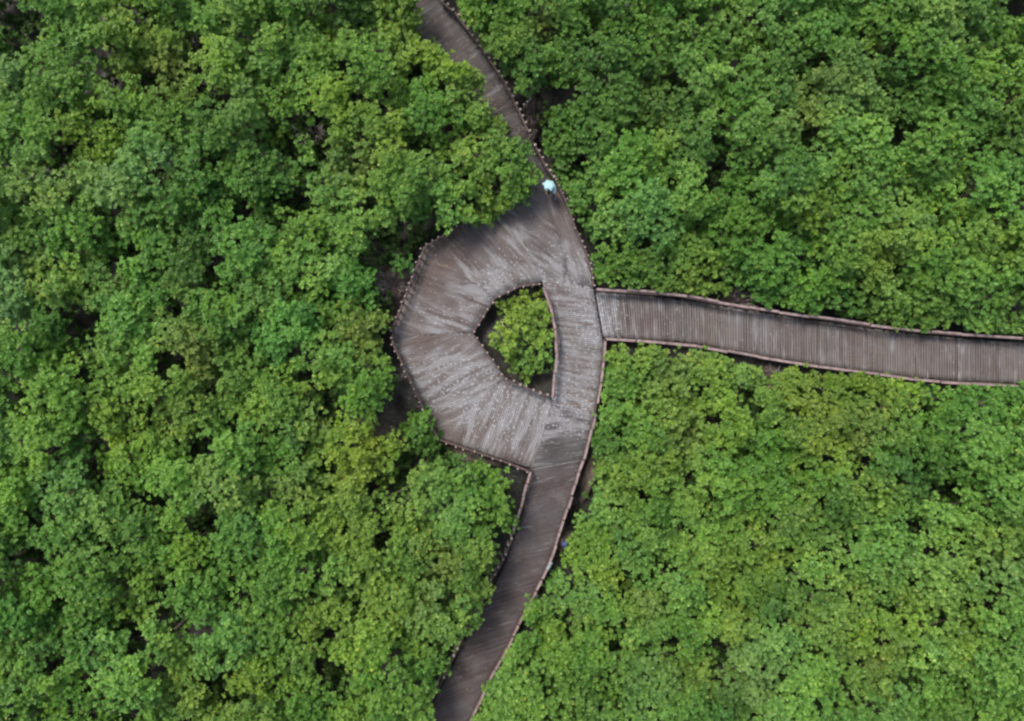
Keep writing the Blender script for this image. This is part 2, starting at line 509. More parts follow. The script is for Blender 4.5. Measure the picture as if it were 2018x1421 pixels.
EAST = [((1174, 576), (1190, 664)), ((1275, 583), (1278, 668)), ((1373, 595), (1375, 677)), ((1440, 607), (1441, 690)), ((1518, 619), (1518, 704)), ((1605, 632), (1605, 718)), ((1700, 646), (1700, 730)),
        ((1800, 659), (1800, 744)), ((1898, 668), (1898, 750)), ((2018, 675), (2018, 756)), ((2110, 680), (2110, 762))]

F_ARC = [([(1000, 398), (1003, 425), (1069, 553), (1024, 561), (972, 586), (838, 489), (909, 446), (984, 402)], (0.70, 0.74)),
         ([(838, 489), (972, 586), (928, 656), (776, 664), (777, 648)], (170, 58)),
         ([(776, 664), (928, 656), (993, 748), (867, 862), (776, 676)], (188, -80)),
         ([(867, 862), (993, 748), (1047, 771), (1086, 789), (1086, 798), (1049, 922), (1000, 906), (948, 888)], (64, -178))]
F_JUNC = [([(1000, 398), (996, 388), (1052, 352), (1060, 352), (1120, 522), (1112, 562), (1069, 553), (1003, 425)], (0.80, 0.60)),
          ([(1060, 352), (1089, 352), (1113, 400), (1132, 450), (1152, 498), (1163, 535), (1168, 567), (1112, 562), (1120, 522)], (0.36, 0.93))]
s_n = section('boardwalk', 'narrow grey plank walkway running to the top edge under overhanging crowns', NORTH, DECK, (0.115, 0.100, 0.100))
s_j = section('boardwalk', 'smooth grey wedge of planking between the north walkway and the loop', JUNC, DECK - 0.006, (0.148, 0.128, 0.122), facets=F_JUNC)
s_a = section('viewing_deck', 'wide curved brown plank deck sweeping round the west side of the hole', ARC, DECK + 0.006, (0.156, 0.127, 0.117), 'deck', facets=F_ARC)
s_s = section('boardwalk', 'straight pale stained walkway along the east side of the hole', STRAIGHT, DECK, (0.162, 0.132, 0.122))
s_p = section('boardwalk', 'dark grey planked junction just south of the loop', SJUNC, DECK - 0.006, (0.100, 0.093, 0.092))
s_w = section('boardwalk', 'purplish brown walkway curving away to the bottom edge', SOUTH, DECK, (0.110, 0.092, 0.092), pw=0.165)
s_e = section('boardwalk', 'weathered grey walkway with crosswise boards leading to the east edge', EAST, DECK + 0.006, (0.160, 0.138, 0.128), pw=0.17)

railing([(855, -40), (871, 0), (898, 22), (955, 99), (995, 158), (1025, 218), (1051, 275), (1079, 329), (1096, 352)], s_n, step=14.2, inward=-1)
railing([(766, 8), (786, 40), (815, 80), (872, 156), (905, 208), (934, 262), (958, 318), (978, 368), (984, 396)], s_n, step=14.2, inward=1)
railing([(1033, 209), (1050, 190)], s_n, step=9, inward=-1, label='short stub of railing branching off towards the mud')
railing([(1097, 353), (1119, 399), (1136, 449), (1158, 498), (1168, 535), (1172, 564)], s_j, step=14.2, inward=-1, scale=0.72)
railing([(975, 404), (906, 441), (834, 486), (772, 645), (771, 676), (862, 868)], s_a, step=13.6, inward=1, scale=0.72)
railing([(862, 868), (946, 896), (998, 914), (1044, 932)], s_a, step=18, inward=1, style='post', scale=0.75)
railing([(1066, 561), (1026, 565), (976, 589), (933, 657), (997, 745)], s_a, step=16.5, inward=-1, scale=0.72)
railing([(998, 746), (1049, 767), (1086, 781)], s_a, step=14, scale=0.8, inward=-1, label='pinkish end of the inner railing')
railing([(1072, 566), (1088, 612), (1097, 660), (1097, 700), (1093, 740), (1090, 785)], s_s, style='board', step=42, inward=1, label='inner railing topped with bleached pink boards')
railing([(1192, 672), (1190, 711), (1184, 764), (1174, 815)], s_s, style='board', step=40, inward=-1, label='east railing topped with bleached pink boards')
railing([(1174, 816), (1163, 862), (1151, 908)], s_p, style='board', step=30, inward=-1)
railing([(1151, 908), (1145, 920), (1132, 963), (1116, 1013), (1102, 1055), (1087, 1100), (1074, 1131), (1050, 1178), (1022, 1232), (996, 1286), (966, 1342), (932, 1413), (905, 1470)], s_w, style='board', step=24, inward=-1, label='railing with short pale boards on its top')
railing([(1045, 930), (1038, 955), (1030, 985), (1023, 1012), (1010, 1053)], s_w, style='board', step=24, inward=1)
railing([(1007, 1062), (997, 1088), (983, 1117), (964, 1150), (940, 1208), (908, 1260), (880, 1322), (848, 1382), (815, 1455)], s_w, style='post', step=14.5, inward=1)
railing([(1176, 570), (1261, 575), (1346, 582), (1406, 594), (1484, 607), (1574, 620), (1643, 629), (1712, 640), (1793, 650), (1898, 659), (2018, 666), (2100, 671)], s_e, style='board', step=58, inward=-1)
railing([(1194, 668), (1275, 673), (1373, 682), (1440, 694), (1518, 708), (1605, 722), (1666, 730), (1747, 740), (1805, 749), (1898, 755), (2018, 761), (2100, 766)], s_e, style='board', step=58, inward=1)

# ------------------------------------------------------------------ where foliage may not stand (the open deck and mud beside it)
OPEN = np.array([(822, -60), (822, 74), (847, 84), (864, 100), (889, 99), (904, 111), (923, 119), (941, 136), (950, 150), (956, 183), (958, 206), (966, 223), (983, 228), (995, 240), (1023, 248), (1037, 268), (1045, 292),
    (1052, 322), (1060, 337), (1062, 350), (1047, 372), (1042, 397), (1008, 406), (988, 421), (966, 439), (953, 444), (918, 439), (900, 446), (880, 458), (836, 484), (808, 530), (792, 590), (770, 634), (764, 674), (776, 713),
    (792, 752), (812, 785), (820, 795), (838, 792), (849, 800), (858, 835), (861, 853), (866, 864), (880, 880), (940, 905), (985, 925), (1012, 935), (1014, 1010), (1022, 1040), (1005, 1050), (985, 1080), (968, 1120), (962, 1140),
    (972, 1153), (970, 1180), (950, 1193), (948, 1219), (937, 1241), (915, 1248), (893, 1285), (880, 1321), (856, 1334), (853, 1480), (905, 1480), (930, 1421), (952, 1391), (955, 1350), (972, 1338), (1000, 1300), (1015, 1270),
    (1032, 1248), (1034, 1215), (1040, 1190), (1055, 1180), (1075, 1165), (1093, 1125), (1110, 1088), (1120, 1050), (1130, 1018), (1144, 988), (1160, 962), (1174, 931), (1172, 902), (1170, 857), (1176, 816), (1188, 785), (1190, 765),
    (1198, 700), (1199, 679), (1275, 680), (1330, 687), (1406, 694), (1440, 706), (1505, 722), (1512, 750), (1538, 750), (1545, 727), (1574, 728), (1608, 735), (1680, 738), (1747, 745), (1805, 755), (1898, 760), (1991, 764), (2200, 768),
    (2200, 660), (2018, 661), (1940, 657), (1898, 653), (1793, 645), (1712, 635), (1643, 624), (1574, 615), (1484, 601), (1475, 590), (1445, 568), (1430, 585), (1406, 588), (1346, 577), (1261, 570), (1178, 562), (1173, 538), (1171, 498),
    (1157, 459), (1137, 424), (1122, 395), (1106, 365), (1095, 340), (1075, 300), (1058, 262), (1066, 200), (1045, 195), (1025, 195), (997, 148), (962, 98), (905, 18), (885, -60)], float)
HOLE = np.array([(1015, 568), (1072, 566), (1080, 600), (1092, 650), (1104, 690), (1090, 735), (1074, 750), (1042, 757), (995, 746), (980, 718), (962, 680), (958, 620), (982, 588)], float)

def inside(P, poly):
    x, y = P[:, 0], P[:, 1]; r = np.zeros(len(P), bool)
    for (x0, y0), (x1, y1) in zip(poly, np.roll(poly, -1, 0)):
        c = (y0 > y) != (y1 > y)
        with np.errstate(divide='ignore', invalid='ignore'):
            r ^= c & (x < (x1 - x0) * (y - y0) / (y1 - y0 + 1e-12) + x0)
    return r

def dist(P, poly):
    d = np.full(len(P), 1e9)
    for a, b in zip(poly, np.roll(poly, -1, 0)):
        ab = b - a; t = np.clip(((P - a) @ ab) / (ab @ ab), 0, 1)
        d = np.minimum(d, np.linalg.norm(P - (a + t[:, None] * ab), axis=1))
    return d

def allowed(P, r):
    """P photo px of puffs, r their radius in px"""
    ok = ~inside(P, OPEN) & (dist(P, OPEN) > 0.72 * r)
    hole = inside(P, HOLE) & (dist(P, HOLE) > 0.82 * r)
    return ok | hole, hole

GAPS = np.array([(15, 15, 34), (38, 62, 40), (70, 42, 22), (210, 110, 26), (228, 150, 16), (292, 150, 20), (382, 80, 24), (390, 140, 14), (185, 240, 12), (120, 316, 34), (40, 270, 18), (45, 400, 18), (320, 345, 20), (402, 320, 18), (435, 200, 20),
    (215, 430, 26), (480, 405, 20), (140, 385, 12), (640, 30, 14), (672, 145, 11), (710, 176, 18), (755, 195, 18), (612, 250, 28), (636, 292, 24), (565, 300, 14), (590, 385, 32), (560, 392, 20), (705, 265, 12), (832, 295, 18), (855, 432, 20), (730, 390, 18),
    (800, 470, 44), (760, 490, 36), (845, 455, 30), (1212, 70, 12), (1190, 150, 18), (1110, 178, 20), (1085, 195, 16), (1330, 155, 18), (1450, 110, 14), (1140, 332, 20), (1410, 330, 20), (1400, 370, 18), (1420, 300, 14), (1170, 420, 15), (1175, 480, 12),
    (1590, 75, 12), (1620, 170, 14), (1612, 110, 10), (1740, 100, 20), (1805, 160, 18), (1740, 160, 14), (1590, 265, 14), (1615, 290, 12), (1945, 100, 15), (1990, 190, 20), (1850, 320, 14), (1910, 350, 18), (1940, 405, 18), (1800, 250, 12), (2010, 8, 26), (2005, 60, 12),
    (220, 520, 18), (265, 485, 12), (415, 530, 20), (410, 560, 16), (150, 630, 32), (182, 652, 18), (350, 600, 20), (340, 630, 15), (345, 710, 28), (318, 725, 18), (310, 785, 15), (295, 812, 14), (380, 870, 18), (35, 780, 22), (170, 740, 13), (168, 800, 14), (200, 872, 18), (190, 920, 22),
    (110, 890, 12), (422, 750, 12), (340, 830, 10), (735, 500, 32), (770, 555, 32), (742, 605, 20), (600, 560, 14), (575, 690, 16), (605, 735, 15), (650, 812, 22), (790, 690, 14), (800, 780, 30), (762, 832, 34), (630, 822, 14), (602, 875, 12), (640, 905, 12), (820, 912, 20), (790, 930, 16), (550, 852, 10),
    (50, 1090, 30), (170, 955, 14), (240, 1150, 22), (252, 1172, 16), (330, 1000, 20), (400, 1028, 22), (425, 1015, 14), (340, 1232, 25), (370, 1262, 18), (240, 1240, 18), (272, 1255, 12), (175, 1350, 16), (110, 1310, 16), (420, 1350, 30), (445, 1375, 20), (310, 1320, 14), (452, 1310, 14), (10, 1150, 12),
    (135, 1180, 12), (260, 1420, 16), (190, 1402, 14), (482, 1172, 12), (775, 975, 13), (755, 1052, 20), (768, 1030, 14), (590, 1020, 14), (600, 1190, 14), (655, 1330, 26), (640, 1300, 18), (505, 1262, 15), (540, 1342, 14), (872, 1192, 14), (870, 1282, 10), (985, 1062, 12), (770, 1350, 10),
    (710, 1215, 10), (780, 1240, 9), (1480, 782, 18), (1500, 802, 16), (1410, 815, 14), (1250, 920, 10), (1355, 946, 14), (1250, 1240, 11), (1300, 1212, 9), (1320, 1270, 14), (1425, 1290, 14), (1404, 1284, 12), (1432, 1310, 12), (1210, 1252, 9), (1240, 1140, 11), (1810, 1040, 18), (1830, 1080, 20),
    (1920, 1070, 15), (1990, 930, 16), (1870, 960, 12), (1782, 950, 12), (1660, 1060, 14), (1600, 1160, 14), (1750, 1202, 16), (1745, 1185, 12), (1850, 1230, 14), (1790, 1155, 12), (1940, 1190, 22), (1972, 1192, 18), (1906, 1196, 14), (1940, 1120, 13), (1700, 1310, 18), (1805, 1350, 14), (1862, 1342, 12),
    (1620, 1385, 12), (1975, 1300, 14), (1562, 1240, 12)], float)

# tones seen in the photograph: (x, y, tone)
TONES = [(60, 130, 'L'), (150, 60, 'L'), (240, 60, 'Y'), (265, 115, 'Y'), (120, 90, 'M'), (30, 150, 'P'), (60, 230, 'M'), (150, 200, 'M'), (140, 260, 'Y'), (260, 200, 'M'), (200, 300, 'Y'), (220, 360, 'P'), (80, 370, 'P'), (380, 240, 'M'), (420, 120, 'Y'), (460, 60, 'L'),
    (330, 40, 'M'), (340, 140, 'O'), (340, 400, 'M'), (430, 380, 'M'), (60, 440, 'M'), (280, 340, 'P'), (20, 100, 'D'), (540, 60, 'M'), (520, 140, 'L'), (640, 70, 'Y'), (680, 20, 'D'), (560, 220, 'M'), (570, 150, 'L'), (720, 80, 'L'), (730, 130, 'M'), (670, 210, 'Y'),
    (770, 240, 'Y'), (780, 270, 'Y'), (800, 60, 'Y'), (830, 100, 'Y'), (900, 135, 'Y'), (930, 170, 'O'), (830, 180, 'M'), (870, 220, 'M'), (950, 260, 'Y'), (990, 300, 'M'), (930, 320, 'Y'), (1020, 350, 'M'), (880, 390, 'L'), (960, 390, 'Y'), (780, 350, 'M'), (700, 330, 'O'),
    (680, 400, 'L'), (750, 430, 'L'), (580, 340, 'M'), (520, 330, 'D'), (570, 430, 'M'), (620, 500, 'M'), (1010, 30, 'M'), (1070, 50, 'O'), (1080, 110, 'M'), (1150, 40, 'M'), (1270, 60, 'M'), (1040, 120, 'D'), (1180, 110, 'D'), (1230, 130, 'D'), (1130, 220, 'D'),
    (1220, 200, 'D'), (1150, 280, 'D'), (1350, 30, 'M'), (1390, 90, 'M'), (1460, 60, 'L'), (1400, 150, 'L'), (1330, 210, 'D'), (1450, 200, 'M'), (1480, 280, 'L'), (1250, 280, 'M'), (1290, 290, 'Y'), (1370, 290, 'D'), (1200, 350, 'L'), (1270, 370, 'L'), (1340, 350, 'L'), (1300, 420, 'L'),
    (1420, 420, 'M'), (1460, 350, 'M'), (1210, 440, 'L'), (1160, 400, 'M'), (1210, 510, 'M'), (1260, 480, 'D'), (1230, 550, 'M'), (1330, 500, 'L'), (1380, 540, 'Y'), (1450, 500, 'L'), (1500, 550, 'M'), (1560, 480, 'M'), (1520, 20, 'L'), (1560, 130, 'D'), (1650, 60, 'M'),
    (1600, 180, 'O'), (1580, 210, 'O'), (1510, 160, 'L'), (1520, 230, 'L'), (1700, 200, 'P'), (1680, 250, 'L'), (1720, 230, 'L'), (1760, 50, 'M'), (1800, 90, 'M'), (1850, 30, 'P'), (1900, 40, 'P'), (1960, 60, 'M'), (1980, 20, 'L'), (1760, 150, 'D'), (1850, 200, 'M'), (1960, 150, 'L'),
    (1900, 130, 'M'), (1980, 260, 'D'), (1900, 280, 'M'), (1800, 300, 'M'), (1640, 320, 'L'), (1560, 330, 'D'), (1600, 400, 'Y'), (1700, 400, 'M'), (1760, 380, 'L'), (1850, 390, 'L'), (1900, 400, 'L'), (1980, 390, 'L'), (1640, 480, 'M'), (1720, 500, 'Y'), (1760, 590, 'L'), (1850, 520, 'M'),
    (1950, 560, 'M'), (1900, 620, 'L'), (1600, 560, 'M'), (1660, 600, 'D'), (1980, 480, 'Y'), (1030, 640, 'Y'), (1020, 600, 'Y'), (1040, 700, 'L'), (1250, 720, 'Y'), (1330, 730, 'O'), (1400, 750, 'Y'), (1460, 740, 'L'), (1220, 760, 'M'), (1320, 800, 'Y'), (1210, 830, 'M'), (1200, 880, 'D'),
    (1270, 850, 'M'), (1350, 860, 'O'), (1440, 850, 'Y'), (1290, 920, 'Y'), (1230, 960, 'Y'), (1370, 980, 'Y'), (1300, 1000, 'M'), (1190, 1000, 'L'), (1180, 1060, 'M'), (1440, 920, 'M'), (1500, 900, 'M'), (1540, 830, 'M'), (1420, 1040, 'M'), (1580, 800, 'Y'), (1640, 880, 'Y'),
    (1700, 860, 'O'), (1760, 780, 'Y'), (1740, 880, 'M'), (1850, 830, 'M'), (1950, 800, 'M'), (1930, 870, 'L'), (1850, 900, 'D'), (1990, 900, 'L'), (1800, 920, 'D'), (1720, 970, 'Y'), (1620, 960, 'M'), (1540, 980, 'M'), (1570, 1010, 'O'), (1650, 1000, 'D'), (1880, 980, 'M'), (1980, 1000, 'M'),
    (1700, 1070, 'L'), (1770, 1080, 'L'), (1870, 1060, 'L'), (1960, 1070, 'Y'), (1520, 1080, 'Y'), (1600, 1110, 'L'), (1100, 1130, 'M'), (1130, 1160, 'L'), (1190, 1190, 'L'), (1220, 1140, 'Y'), (1120, 1230, 'Y'), (1280, 1180, 'O'), (1260, 1110, 'M'), (1340, 1150, 'L'), (1420, 1110, 'Y'),
    (1480, 1160, 'M'), (1400, 1210, 'M'), (1050, 1250, 'M'), (1150, 1290, 'M'), (1230, 1290, 'L'), (1020, 1340, 'L'), (1060, 1380, 'L'), (1110, 1380, 'M'), (1180, 1360, 'D'), (1290, 1360, 'L'), (1350, 1330, 'Y'), (1360, 1250, 'M'), (1450, 1230, 'Y'), (1480, 1300, 'P'), (1520, 1350, 'P'), (1560, 1380, 'L'),
    (1420, 1390, 'D'), (1520, 1180, 'D'), (1550, 1270, 'L'), (1620, 1230, 'L'), (1690, 1200, 'L'), (1720, 1240, 'Y'), (1760, 1280, 'O'), (1680, 1360, 'M'), (1780, 1370, 'L'), (1830, 1290, 'L'), (1870, 1170, 'L'), (1900, 1250, 'Y'), (1980, 1120, 'P'), (1970, 1240, 'L'), (1940, 1330, 'L'), (1900, 1380, 'M'),
    (1990, 1380, 'M'), (1810, 1120, 'L'), (1790, 1200, 'Y'), (60, 540, 'P'), (30, 600, 'P'), (140, 550, 'L'), (200, 560, 'L'), (50, 700, 'M'), (90, 640, 'D'), (240, 480, 'M'), (280, 560, 'M'), (320, 520, 'D'), (380, 500, 'D'), (250, 620, 'L'), (280, 680, 'L'), (220, 730, 'L'), (390, 700, 'O'), (430, 600, 'M'), (460, 520, 'M'),
    (470, 660, 'L'), (120, 770, 'M'), (80, 830, 'L'), (60, 880, 'L'), (140, 850, 'M'), (230, 800, 'Y'), (280, 780, 'Y'), (230, 860, 'Y'), (330, 820, 'Y'), (390, 790, 'Y'), (420, 850, 'L'), (270, 920, 'L'), (340, 900, 'M'), (160, 880, 'M'), (440, 920, 'L'), (540, 540, 'M'), (640, 530, 'L'), (520, 620, 'L'), (470, 720, 'M'),
    (600, 620, 'M'), (660, 600, 'M'), (560, 730, 'M'), (700, 650, 'O'), (730, 700, 'O'), (680, 720, 'M'), (640, 740, 'Y'), (700, 780, 'M'), (750, 770, 'D'), (740, 740, 'M'), (500, 820, 'L'), (540, 810, 'L'), (430, 800, 'M'), (450, 880, 'L'), (510, 900, 'M'), (580, 900, 'M'), (640, 870, 'Y'), (690, 900, 'Z'), (740, 890, 'Z'),
    (770, 900, 'Y'), (700, 940, 'Z'), (650, 980, 'Y'), (590, 960, 'O'), (720, 980, 'Y'), (830, 840, 'M'), (840, 880, 'D'), (720, 560, 'M'), (800, 540, 'D'), (90, 980, 'L'), (40, 1000, 'L'), (150, 1010, 'L'), (200, 1060, 'L'), (110, 1080, 'M'), (280, 1000, 'M'), (250, 970, 'M'), (400, 980, 'L'), (310, 1080, 'M'), (370, 1080, 'Y'),
    (440, 1080, 'M'), (480, 1060, 'M'), (60, 1180, 'M'), (40, 1200, 'M'), (120, 1220, 'M'), (180, 1160, 'M'), (200, 1200, 'M'), (280, 1200, 'L'), (350, 1160, 'M'), (420, 1180, 'M'), (430, 1260, 'L'), (40, 1310, 'L'), (100, 1270, 'D'), (60, 1390, 'M'), (200, 1290, 'L'), (240, 1330, 'L'), (160, 1390, 'M'), (300, 1380, 'M'),
    (340, 1310, 'Y'), (380, 1380, 'Y'), (490, 1340, 'Y'), (480, 1400, 'Y'), (520, 1080, 'M'), (560, 1120, 'M'), (530, 1200, 'M'), (540, 1280, 'M'), (620, 1050, 'Y'), (680, 1040, 'Y'), (640, 1120, 'M'), (680, 1160, 'Y'), (620, 1230, 'Y'), (690, 1260, 'Y'), (760, 1150, 'Y'), (800, 1040, 'Y'), (830, 1090, 'O'), (870, 1110, 'O'),
    (800, 1120, 'M'), (880, 1000, 'L'), (930, 980, 'M'), (960, 960, 'M'), (920, 1060, 'M'), (930, 1150, 'M'), (960, 1140, 'O'), (840, 1200, 'O'), (760, 1230, 'Y'), (850, 1250, 'Y'), (890, 1230, 'Y'), (680, 1310, 'Y'), (720, 1340, 'M'), (780, 1390, 'M'), (820, 1340, 'M'), (870, 1400, 'L'), (630, 1390, 'M'), (560, 1390, 'M')]
RGB = {'D': (0.108, 0.240, 0.046), 'M': (0.158, 0.330, 0.058), 'L': (0.205, 0.392, 0.084), 'P': (0.222, 0.390, 0.104), 'Y': (0.228, 0.372, 0.062), 'Z': (0.320, 0.415, 0.064), 'O': (0.208, 0.315, 0.072)}
WORD = {'D': 'deep green', 'M': 'mid green', 'L': 'light green', 'P': 'pale green', 'Y': 'yellow-green', 'Z': 'bright yellowish', 'O': 'olive'}
TX = np.array([(a, b) for a, b, _ in TONES], float)

# ------------------------------------------------------------------ trees
MARG = 45
FIXED = [(1030, 655), (836, 836), (930, 330), (880, 385), (985, 330), (1008, 290), (905, 140), (800, 70), (690, 895), (745, 900), (925, 190), (1190, 440), (980, 985), (905, 1000), (940, 1110), (880, 1230), (1260, 520), (1150, 130), (1205, 720), (1210, 850), (690, 640), (730, 760)]
def place_trees():
    P = list(FIXED); md = 84
    tries = rng.uniform((-MARG, -MARG), (2018 + MARG, 1421 + MARG), (60000, 2))
    ok, _ = allowed(tries, 34)
    gd = np.linalg.norm(tries[:, None] - GAPS[None, :, :2], axis=2) > GAPS[None, :, 2] * 1.25 + 8
    ok &= gd.all(1)
    ok &= ~(inside(tries, HOLE))
    A = np.array(P, float)
    for q in tries[ok]:
        d = np.linalg.norm(A - q, axis=1)
        if d.min() > md: A = np.vstack([A, q])
    return A
TREES = place_trees()
NT = len(TREES)
rr = np.random.default_rng(3)
TH = rr.uniform(4.6, 7.1, NT)                 # canopy height per tree
TH[0] = 3.4; TH[1] = 3.6
for i in (2, 3, 4, 5): TH[i] = 5.2
TONE = []
for i, p in enumerate(TREES):
    k = int(np.argmin(np.linalg.norm(TX - p, axis=1)))
    TONE.append(TONES[k][2])

def puffs():
    """clump centres: photo px, height, radius, tree index"""
    sp = 25.5
    ys = np.arange(-MARG - 10, 1421 + MARG + 10, sp * 0.866)
    pts = []
    for j, y in enumerate(ys):
        xs = np.arange(-MARG - 10 + (j % 2) * sp / 2, 2018 + MARG + 10, sp)
        pts.append(np.stack([xs, np.full_like(xs, y)], 1))
    P = np.concatenate(pts)
    P = P + rng.normal(0, 6.0, P.shape)
    n = len(P)
    r = rng.uniform(0.40, 0.72, n)
    r = np.where(rng.random(n) < 0.18, r * 0.78, r)
    # small clumps that close the crowns up to the edge of the walkways
    ex = []
    ring = list(map(tuple, OPEN)) + [tuple(OPEN[0])]
    for (x, y) in resample(ring, 19):
        if not (-30 < x < 2050 and -30 < y < 1450) or (770 < y < 800 and x < 850) or (440 < y < 790 and x < 870) or (880 < y < 1060 and x < 1030) or (870 < y < 1020 and x > 1130 and x < 1200) or (1040 < y < 1130 and x > 1090 and x < 1130) or (170 < y < 280 and x > 1020) or (560 < y < 600 and 1420 < x < 1500) or (720 < y < 755 and 1500 < x < 1550):
            continue
        if rng.random() < 0.2: continue
        for a in rng.uniform(0, 6.28, 12):
            c = np.array([[x + 15 * math.cos(a), y + 15 * math.sin(a)]])
            if not inside(c, OPEN)[0] and dist(c, OPEN)[0] > 11: ex.append(c[0]); break
    ex = np.array(ex)
    P = np.concatenate([P, ex]); r = np.concatenate([r, rng.uniform(0.36, 0.5, len(ex))]); n = len(P)
    ok, hole = allowed(P, r * 31)
    gd = np.linalg.norm(P[:, None] - GAPS[None, :, :2], axis=2) - GAPS[None, :, 2] * 0.95
    ok &= (gd.min(1) > 0.45 * r * 31 * 0.6)
    ok &= rng.random(n) > 0.03
    P, r, hole = P[ok], r[ok], hole[ok]
    D = np.linalg.norm(P[:, None] - TREES[None], axis=2)
    D[hole, 1:] = 1e9
    D[~hole, 0] = 1e9
    D = D + rng.normal(0, 5, D.shape)
    k = D.argmin(1); d = D.min(1)
    z = TH[k] - 1.4 * np.clip(d / 62, 0, 1.35) ** 2 + rng.normal(0, 0.38, len(P)) - r * 0.5
    # clumps lowered along the eastern open edge so less shade falls on the walkways
    de = dist(P, OPEN); free = (P[:, 0] > 1060)
    z = np.where(free, np.minimum(z, 2.3 + de * 0.030 + rng.normal(0, .15, len(P))), z)
    return P, r, k, z
PP, PR, PK, PZ = puffs()

def leaf_cloud(C, Rr, per, size=(0.17, 0.30), zmin=-0.35, flat=0.78, g=rng, spread=0.10):
    """leaf-sized folded faces spread over clumps; C centres (n,3), Rr radii; returns V, Q, clump index per leaf"""
    RL = 9                                    # leaves per rosette
    cnt = np.maximum(5, (per / RL * (Rr / 0.68) ** 2).astype(int))
    ridx = np.repeat(np.arange(len(C)), cnt); m_ = len(ridx)
    u = g.normal(size=(m_, 3)); u /= np.linalg.norm(u, axis=1)[:, None]
    low = u[:, 2] < zmin; u[low, 2] *= -1
    ph = g.uniform(0, 6.28, (len(C), 3))[ridx]
    az = np.arctan2(u[:, 1], u[:, 0])
    lump = 1 + 0.22 * np.sin(3 * az + ph[:, 0]) * np.sqrt(np.clip(1 - u[:, 2] ** 2, 0, 1)) + 0.15 * np.sin(5 * az + ph[:, 1]) + 0.12 * np.sin(6 * u[:, 2] + ph[:, 2])
    rad = Rr[ridx] * lump * g.uniform(0.55, 1.05, m_) ** 0.6
    rc = C[ridx] + u * rad[:, None] * np.array([1, 1, flat]) + g.normal(0, spread * 0.5, (m_, 3))
    ax = u * 0.5 + np.array([0, 0, 0.75]) + g.normal(0, 0.22, (m_, 3)); ax /= np.linalg.norm(ax, axis=1)[:, None]
    e1 = np.cross(ax, [0.31, 0.95, 0.02]); e1 /= np.linalg.norm(e1, axis=1)[:, None]; e2 = np.cross(ax, e1)
    rsz = g.uniform(0.75, 1.35, m_)
    k = np.repeat(np.arange(m_), RL); n = len(k); idx = ridx[k]
    q = np.tile(np.arange(RL), m_); th = q * 2.4 + g.uniform(0, 6.28, m_)[k] + g.normal(0, .25, n)
    up = np.where(q < 3, 0.95, np.where(q < 6, 0.45, 0.12)) + g.normal(0, .12, n)
    out = np.cos(th)[:, None] * e1[k] + np.sin(th)[:, None] * e2[k]
    t = out + ax[k] * up[:, None]; t /= np.linalg.norm(t, axis=1)[:, None]
    nrm = ax[k] - out * up[:, None] * 0.6 + g.normal(0, 0.16, (n, 3)); nrm -= t * (nrm * t).sum(1)[:, None]; nrm /= np.linalg.norm(nrm, axis=1)[:, None]
    b = np.cross(nrm, t)
    rs = rsz[k]
    p = rc[k] + t * (rs * 0.5 * (size[0] + size[1]) * 0.52)[:, None]
    L = (g.uniform(size[0], size[1], n) * rs)[:, None]; Wd = L * g.uniform(0.46, 0.62, n)[:, None]
    a0 = p - t * L * 0.5; a2 = p + t * L * 0.5 - nrm * L * 0.10
    m = p + t * L * 0.02 + nrm * L * 0.06
    a1 = m + b * Wd * 0.5 - nrm * Wd * 0.06; a3 = m - b * Wd * 0.5 - nrm * Wd * 0.06
    V = np.stack([a0, a1, a2, a3], 1).reshape(-1, 3)
    Q = np.arange(4 * n).reshape(n, 4)
    return V, Q, idx

def hue_at(P):
    """smooth foliage colour of the place, blended from the tones around a point"""
    rgb = np.array([RGB[c] for _, _, c in TONES])
    d = ((P[:, None] - TX[None]) ** 2).sum(2) + 500
    q = 1 / d ** 1.9
    return (q[:, :, None] * rgb[None]).sum(1) / q.sum(1)[:, None]

def set_hue(me, rgb):
    at = me.attributes.new('hue', 'FLOAT_COLOR', 'FACE')
    at.data.foreach_set('color', np.concatenate([rgb, np.ones((len(rgb), 1))], 1).astype(np.float32).ravel())

def set_tint(me, leaf_tint):
    at = me.attributes.new('tint', 'FLOAT', 'FACE'); at.data.foreach_set('value', leaf_tint.astype(np.float32))

NUM = ['zero', 'one', 'two', 'three', 'four', 'five', 'six', 'seven', 'eight', 'nine', 'ten', 'eleven', 'twelve', 'thirteen', 'fourteen', 'fifteen']
HX, HY = 1030, 660
def place_words(p):
    a, b = round((p[0] - HX) / 85), round((p[1] - HY) / 85)
    ew = 'east' if a > 0 else 'west'; ns = 'south' if b > 0 else 'north'
    A, B = NUM[min(15, abs(a))], NUM[min(15, abs(b))]
    if a and b: return f'{A} walkway widths {ew} and {B} {ns} of the loop hole'
    if a: return f'{A} walkway widths due {ew} of the loop hole'
    return f'{B} walkway widths due {ns} of the loop hole'

SPECIAL = {0: 'small yellow-green tree growing up through the hole in the looping deck', 1: 'little bright green tree pressed against the southwest rim of the loop deck',
           2: 'big crown overhanging the north walkway just northwest of the person', 3: 'light green crown reaching over the loop deck from its north rim',
           4: 'crown leaning over the walkway directly west of the person', 8: 'brightest yellowish crown in the forest, southwest of the loop',
           9: 'yellowish crown nearest the dark gap below the loop deck', 12: 'fresh green tree in the crook between the loop and the south walkway'}
used = set()
def tree_label(i, size):
    if i in SPECIAL: used.add(SPECIAL[i]); return SPECIAL[i]
    base = place_words(TREES[i])
    c = WORD[TONE[i]]
    for form in (f'{c} {size} tree {base}', f'{size} {c} crown {base}', f'{c} tree close beside another {base}', f'{c} bushy tree {base}', f'{c} neighbour {base}', f'{c} leafy tree {base}'):
        if form not in used:
            used.add(form); return form
    return form

